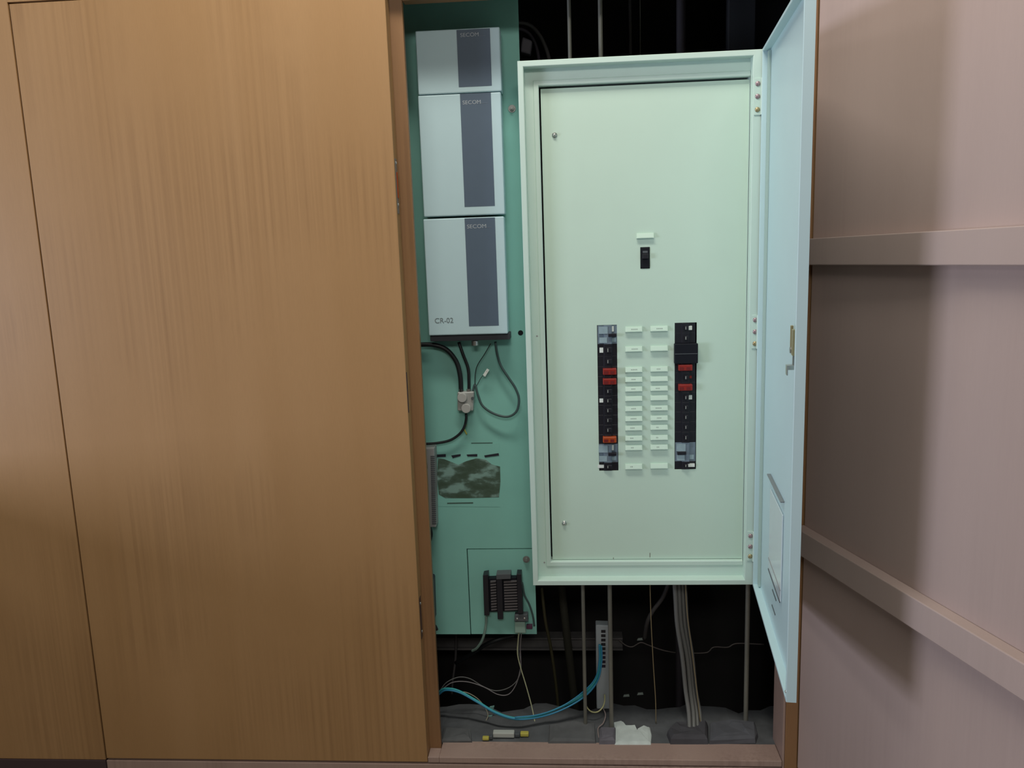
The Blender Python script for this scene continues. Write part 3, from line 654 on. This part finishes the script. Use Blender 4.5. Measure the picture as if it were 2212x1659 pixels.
cable('loose_cable', [(1080, 62, .20), (1105, 50, .20), (1140, 52, .21), (1165, 75, .22), (1182, 112, .24), (1190, 150, .27)], .005, DIM, 'dim cable arching over the top corner of the teal board')
cable('loose_cable', [(1090, 72, .18), (1118, 62, .19), (1142, 72, .21), (1158, 100, .23), (1166, 140, .26)], .0045, mat('dim violet sheath', (.05, .042, .055), .6), 'second dim cable nested under the arching one at the board top')
b = BM()
quadbox(b, quad_on([(1124, 112), (1146, 118), (1150, 88), (1128, 78)], .16), (0, .03, 0)); mesh_thing('cable_clamp', b, mat('dim violet plastic', (.045, .04, .05), .7), 'dim clamp at the top corner between board and cabinet', 'clamp', bevel=.004)

# vertical white multi socket strip and its cables
hub = empty('network_hub', at(1302, 1532, .16), 'narrow white network strip with dark ports standing between two conduits', 'network hub')
b = BM(); quadbox(b, quad_on([(1289, 1532), (1319, 1532), (1315, 1351), (1287, 1350)], .15), (0, .03, 0)); finish('case', b, mat('bluish white plastic', (.36, .40, .42), .5), hub, .003)
for i in range(9):
    y = 1364+i*9.4
    b = BM(); quadbox(b, quad_on([(1298.5, y+3), (1308, y+3), (1308, y-3), (1298.5, y-3)], .1494), (0, .0012, 0)); finish('port', b, BLACK if i < 5 else mat('violet black port', (.02, .012, .03), .5), hub)
CYG = 'teal network cables drooping from the white strip'
cy_lbl = ['brightest cyan network cable, lowest of the drooping bundle', 'upper cyan network cable of the drooping bundle', 'blue network cable running along the drooping cyan bundle', 'thin blue network cable bulging out behind the bundle near the strip']
cpts = [(1296, 1392), (1297, 1430), (1289, 1470), (1262, 1502), (1215, 1528), (1165, 1545), (1115, 1552), (1070, 1540), (1030, 1516), (990, 1493), (960, 1488), (945, 1500)]
Ys = [.143, .14, .135, .125, .105, .085, .072, .075, .085, .095, .10, .11]
for i in range(4):
    off = [(0, 0), (-1, -2), (2.5, 2.0), (-2, -1)][i]; pts = []
    n = len(cpts) if i < 3 else 7
    for j in range(n):
        x, y = cpts[j]; k = math.sin(j*1.3+i)*1.6
        if i == 3: k -= 6*math.exp(-((j-3)/1.0)**2)
        pts.append((x+off[0]+k*.5, y+off[1]*(1 if j > 1 else .5)+k, Ys[j]-.003*i))
    cable('network_cable', pts, (.0027, .0025, .0024, .0018)[i], (CYAN, CYAN, BLUE, BLUE)[i], cy_lbl[i], 'cable', CYG)
cable('phone_wire', [(1122, 1352, .125), (1119, 1385, .13), (1118, 1412, .13), (1124, 1440, .13), (1136, 1480, .13), (1147, 1520, .125), (1154, 1552, .11), (1158, 1578, .08)], .0016, mat('cream green wire', (.50, .52, .33), .5), 'pale yellow wire falling from the connector across the cyan cables', 'wire')
cable('phone_wire', [(1128, 1352, .125), (1124, 1395, .135), (1125, 1430, .135), (1122, 1455, .135), (1113, 1482, .135), (1098, 1500, .135), (1075, 1500, .135), (1045, 1484, .13), (1010, 1473, .125), (978, 1474, .12), (956, 1488, .12)], .0013, mat('grey violet wire', (.24, .22, .23), .5), 'grey wire looping left in the lower of two waves', 'wire')
cable('phone_wire', [(1124, 1352, .128), (1120, 1400, .14), (1126, 1440, .14), (1118, 1468, .14), (1098, 1486, .14), (1070, 1492, .14), (1042, 1482, .135), (1015, 1466, .13), (990, 1463, .125), (965, 1474, .12), (950, 1492, .12)], .0012, CABLEN, 'grey wire looping left in the upper of two waves', 'wire')
cable('phone_wire', [(958, 1490, .12), (985, 1494, .12), (1008, 1496, .12), (1030, 1508, .12), (1046, 1526, .12), (1054, 1546, .115), (1044, 1566, .10), (1034, 1584, .08), (1042, 1592, .06)], .0013, mat('tan wire', (.36, .34, .25), .5), 'tan wire arching over the cyan cables down to the floor', 'wire')
for (px, py, lb) in ((1061, 1530, 'pale green tie on the cyan cables, the upper of two'), (1057, 1550, 'pale green tie on the cyan cables, the lower of two')):
    b = BM(); quadbox(b, quad_on([(px-6, py+4), (px+5, py+3), (px+7, py-5), (px-3, py-3)], .128), (0, .004, 0)); mesh_thing('cable_tie', b, mat('pale teal tie', (.17, .33, .30), .6), lb, 'cable tie', bevel=.001)
cable('yellow_wire', [(1264, 1508, .11), (1267, 1526, .11), (1277, 1537, .11), (1290, 1538, .115), (1301, 1529, .125), (1306, 1515, .14), (1306, 1500, .147)], .0019, mat('pale yellow wire', (.50, .49, .25), .5), 'pale yellow wire in a U loop under the white strip', 'wire')
cable('pink_wire', [(1303, 1530, .147), (1308, 1545, .12), (1303, 1562, .09), (1292, 1574, .07), (1294, 1598, .03)], .0016, mat('pinkish grey wire', (.32, .26, .25), .5), 'pinkish wire dropping from the white strip to the floor', 'wire')

# cables to the right of the conduits
for i, (xa, xb, xc, r, lb) in enumerate(((1459, 1474, 1490, .0058, 'leftmost of the grey cables fanning down to the floor'), (1467, 1484, 1499, .0058, 'second grey cable from the left in the fanning bundle'),
                                          (1475, 1490, 1508, .0048, 'third grey cable from the left in the fanning bundle'), (1482, 1497, 1516, .0040, 'rightmost and thinnest grey cable of the fanning bundle'))):
    Y = .10+.008*i
    cable('grey_cable', [(xa-3, 1240, Y), (xa, 1290, Y), (xa+4, 1350, Y), (xb, 1420, Y), (xb+7, 1490, Y), ((xb+xc)/2+6, 1540, Y-.02), (xc, 1588, .045)], r, CABLEN, lb, 'cable', 'grey cables fanning down to the floor')
cable('thin_wire', [(1480, 1250, .095), (1484, 1320, .095), (1494, 1400, .095), (1504, 1480, .09), (1510, 1535, .085), (1513, 1560, .08)], .0012, mat('tan yellow wire', (.28, .22, .12), .5), 'thin tan wire along the right of the grey cable bundle', 'wire')
cable('thin_wire', [(1404, 1250, .10), (1406, 1330, .10), (1411, 1430, .10), (1416, 1510, .10), (1417, 1562, .10)], .0012, mat('tan yellow wire', (.28, .22, .12), .5), 'lone thin tan wire hanging left of the grey cable bundle', 'wire')
cable('loose_cable', [(1446, 1255, .28), (1432, 1290, .28), (1410, 1320, .28), (1398, 1345, .29), (1392, 1380, .33)], .0062, DIM, 'dim grey cable bending left below the cabinet')
pipe('conduit', 1212, 1262, 1246, 1560, .33, .012, mat('dim olive pipe', (.035, .034, .024), .8), 'thick dim pipe behind the left of the two close conduits')
# brackets and glints along the back of the shaft
GL = mat('dim tan metal', (.16, .14, .13), .5, metal=.3)
cable('shaft_wire', [(x, y, .33) for x, y in [(1338, 1383), (1352, 1394), (1366, 1397), (1384, 1388), (1402, 1394), (1430, 1404), (1462, 1410), (1500, 1411), (1528, 1409), (1542, 1398), (1572, 1398), (1592, 1390), (1650, 1392)]], .0018, GL, 'thin tan wire sagging across the dark shaft from the channel rail', 'wire')
for (px, py, lb) in ((1383, 1382, 'small bright bracket high in the dark shaft'), (1353, 1504, 'small glinting clip low in the shaft, the left of two'), (1383, 1500, 'small glinting clip low in the shaft, the right of two')):
    b = BM(); quadbox(b, quad_on([(px-7, py+2), (px+7, py+1), (px+6, py-3), (px-5, py-2)], .513), (0, .006, 0)); mesh_thing('clip', b, mat('greenish zinc', (.55, .65, .60), .4, metal=.2), lb, 'clip', bevel=.0006)  # pale colour stands in for the clips' glint in the dark shaft

# ------------------------------------------------------------------ things lying on the ledge behind the sill
LZ = SILLZ+.002
def ledge(px, py, z=0.0): return on_z(px, py, LZ+z)
def lump(name, outline, h, m, label, cat, jag=.2):
    b = BM(); base = [on_z(x, y, LZ-.002) for x, y in outline]; c = sum(base, Vector())/len(base); n = len(base); ringv = []
    for k, (s, hh) in enumerate(((1, 0), (.96, .6), (.80, .95), (.4, 1.0))):
        ringv.append([c+(p-c)*s+Vector((random.uniform(-1, 1)*.002*k, random.uniform(-1, 1)*.002*k, 0))+Vector((0, 0, hh*h*(1+random.uniform(-jag, jag) if k else 0))) for p in base])
    rings_mesh(b, ringv, True, True); return mesh_thing(name, b, m, label, cat)
lump('putty_patch', [(1328, 1609), (1406, 1609), (1408, 1590), (1404, 1572), (1392, 1571), (1388, 1582), (1376, 1581), (1372, 1570), (1350, 1569), (1340, 1560), (1326, 1562)], .006, PATCH, 'ragged white putty patch on the ledge right of the close conduits', 'putty')
lump('putty_block', [(1294, 1608), (1330, 1608), (1330, 1578), (1297, 1578)], .016, PUTTY, 'violet grey putty block at the foot of the right close conduit', 'putty', .1)
lump('putty_pad', [(1448, 1608), (1530, 1608), (1530, 1570), (1500, 1566), (1456, 1572), (1440, 1588)], .022, mat('dark putty', (.07, .07, .08), .9, noise=.3), 'dark putty pad under the fanning grey cables', 'putty')
lump('putty_pad', [(1532, 1608), (1632, 1606), (1638, 1592), (1632, 1570), (1580, 1566), (1534, 1572)], .020, mat('slate putty', (.10, .105, .12), .9, noise=.3), 'slate grey putty pad at the foot of the lone right conduit', 'putty')
lump('mortar_lump', [(1184, 1606), (1288, 1606), (1284, 1566), (1240, 1560), (1186, 1568)], .010, mat('grey mortar', (.12, .125, .13), .95, noise=.3), 'low grey mortar heap at the foot of the left close conduit', 'mortar')
lump('mortar_lump', [(952, 1604), (1020, 1604), (1016, 1578), (958, 1576)], .010, MATS['grey mortar'], 'grey mortar lump by the foot of the wooden door edge', 'mortar')
jb = empty('inline_connector', ledge(1088, 1594), 'small white inline connector lying on the ledge with yellow ends', 'connector')
def lbox(name, x0, x1, yb, h, d, m, parent):
    p = ledge(x0, yb); q = ledge(x1, yb); b = BM(); box(b, (p.x, p.y, LZ), (q.x, p.y+d, LZ+h)); return finish(name, b, m, parent, .002)
lbox('body', 1065, 1111, 1594, .014, .018, PLASW, jb)
tag(lbox('end_cap', 1124, 1142, 1592, .010, .014, YELL, jb), 'yellow end cap'); tag(lbox('end_cap', 1042, 1056, 1600, .008, .012, YELL, jb), 'yellow end cap')
lbox('collar', 1112, 1123, 1593, .010, .012, GREYD, jb); lbox('collar', 1057, 1064, 1598, .010, .012, GREYD, jb)
cable('floor_cable', [(1066, 1602, .035), (1090, 1603, .035), (1120, 1602, .036), (1150, 1602, .04), (1190, 1597, .06), (1220, 1590, .075)], .004, BLACK, 'black cable lying along the ledge in front of the white connector')
cable('shaft_cable', [(985, 1370, .30), (984, 1420, .30), (978, 1470, .28), (976, 1500, .26)], .0035, DIM, 'dim cable hanging straight down left of the pale wires')
cable('shaft_cable', [(1112, 1372, .24), (1080, 1380, .22), (1050, 1392, .22), (1020, 1412, .24), (985, 1432, .28)], .006, CABLE, 'black cable sloping left under the teal board')
cable('shaft_cable', [(1170, 1270, .22), (1178, 1340, .22), (1190, 1400, .24), (1200, 1470, .25), (1206, 1530, .25)], .0045, mat('dim olive wire', (.05, .045, .02), .6), 'dim olive cable right of the teal board bottom corner')

# ------------------------------------------------------------------ light
def area(name, loc, target, sx, sy_, power, color):
    l = bpy.data.lights.new(name, 'AREA'); l.shape = 'RECTANGLE'; l.size = sx; l.size_y = sy_; l.energy = power; l.color = color
    o = bpy.data.objects.new(name, l); COL.objects.link(o); o.location = loc
    o.rotation_euler = (Vector(target)-Vector(loc)).to_track_quat('-Z', 'Y').to_euler(); return o
area('window_light', (-4.1, -2.05, ZB+.66), (.5, -.3, ZB+.66), 1.0, .9, 268, (.76, .81, 1.0))
area('lamp_light', (-.1, -.82, ZB+2.65), (.1, 0, ZB+.9), 1.2, .22, 96, (1.0, .96, .86))
area('front_fill_light', (.2, -4.2, ZB+2.6), (.1, 0, ZB+.7), 1.6, .5, 120, (1.0, .97, .90))  # fill added from the front to lift board and cabinet, not a room lamp
area('high_window_light', (-4.0, -2.2, ZB+2.3), (.5, -.3, ZB+.6), 1.0, .6, 42, (1.0, 1.0, 1.0))
w = bpy.data.worlds.new('world'); S.world = w; w.use_nodes = True
w.node_tree.nodes['Background'].inputs[0].default_value = (1.0, .84, .68, 1); w.node_tree.nodes['Background'].inputs[1].default_value = .12
S.view_settings.view_transform = 'Standard'; S.view_settings.look = 'None'; S.view_settings.gamma = 1.0; S.view_settings.use_curve_mapping = False
S.view_settings.exposure = -1.75
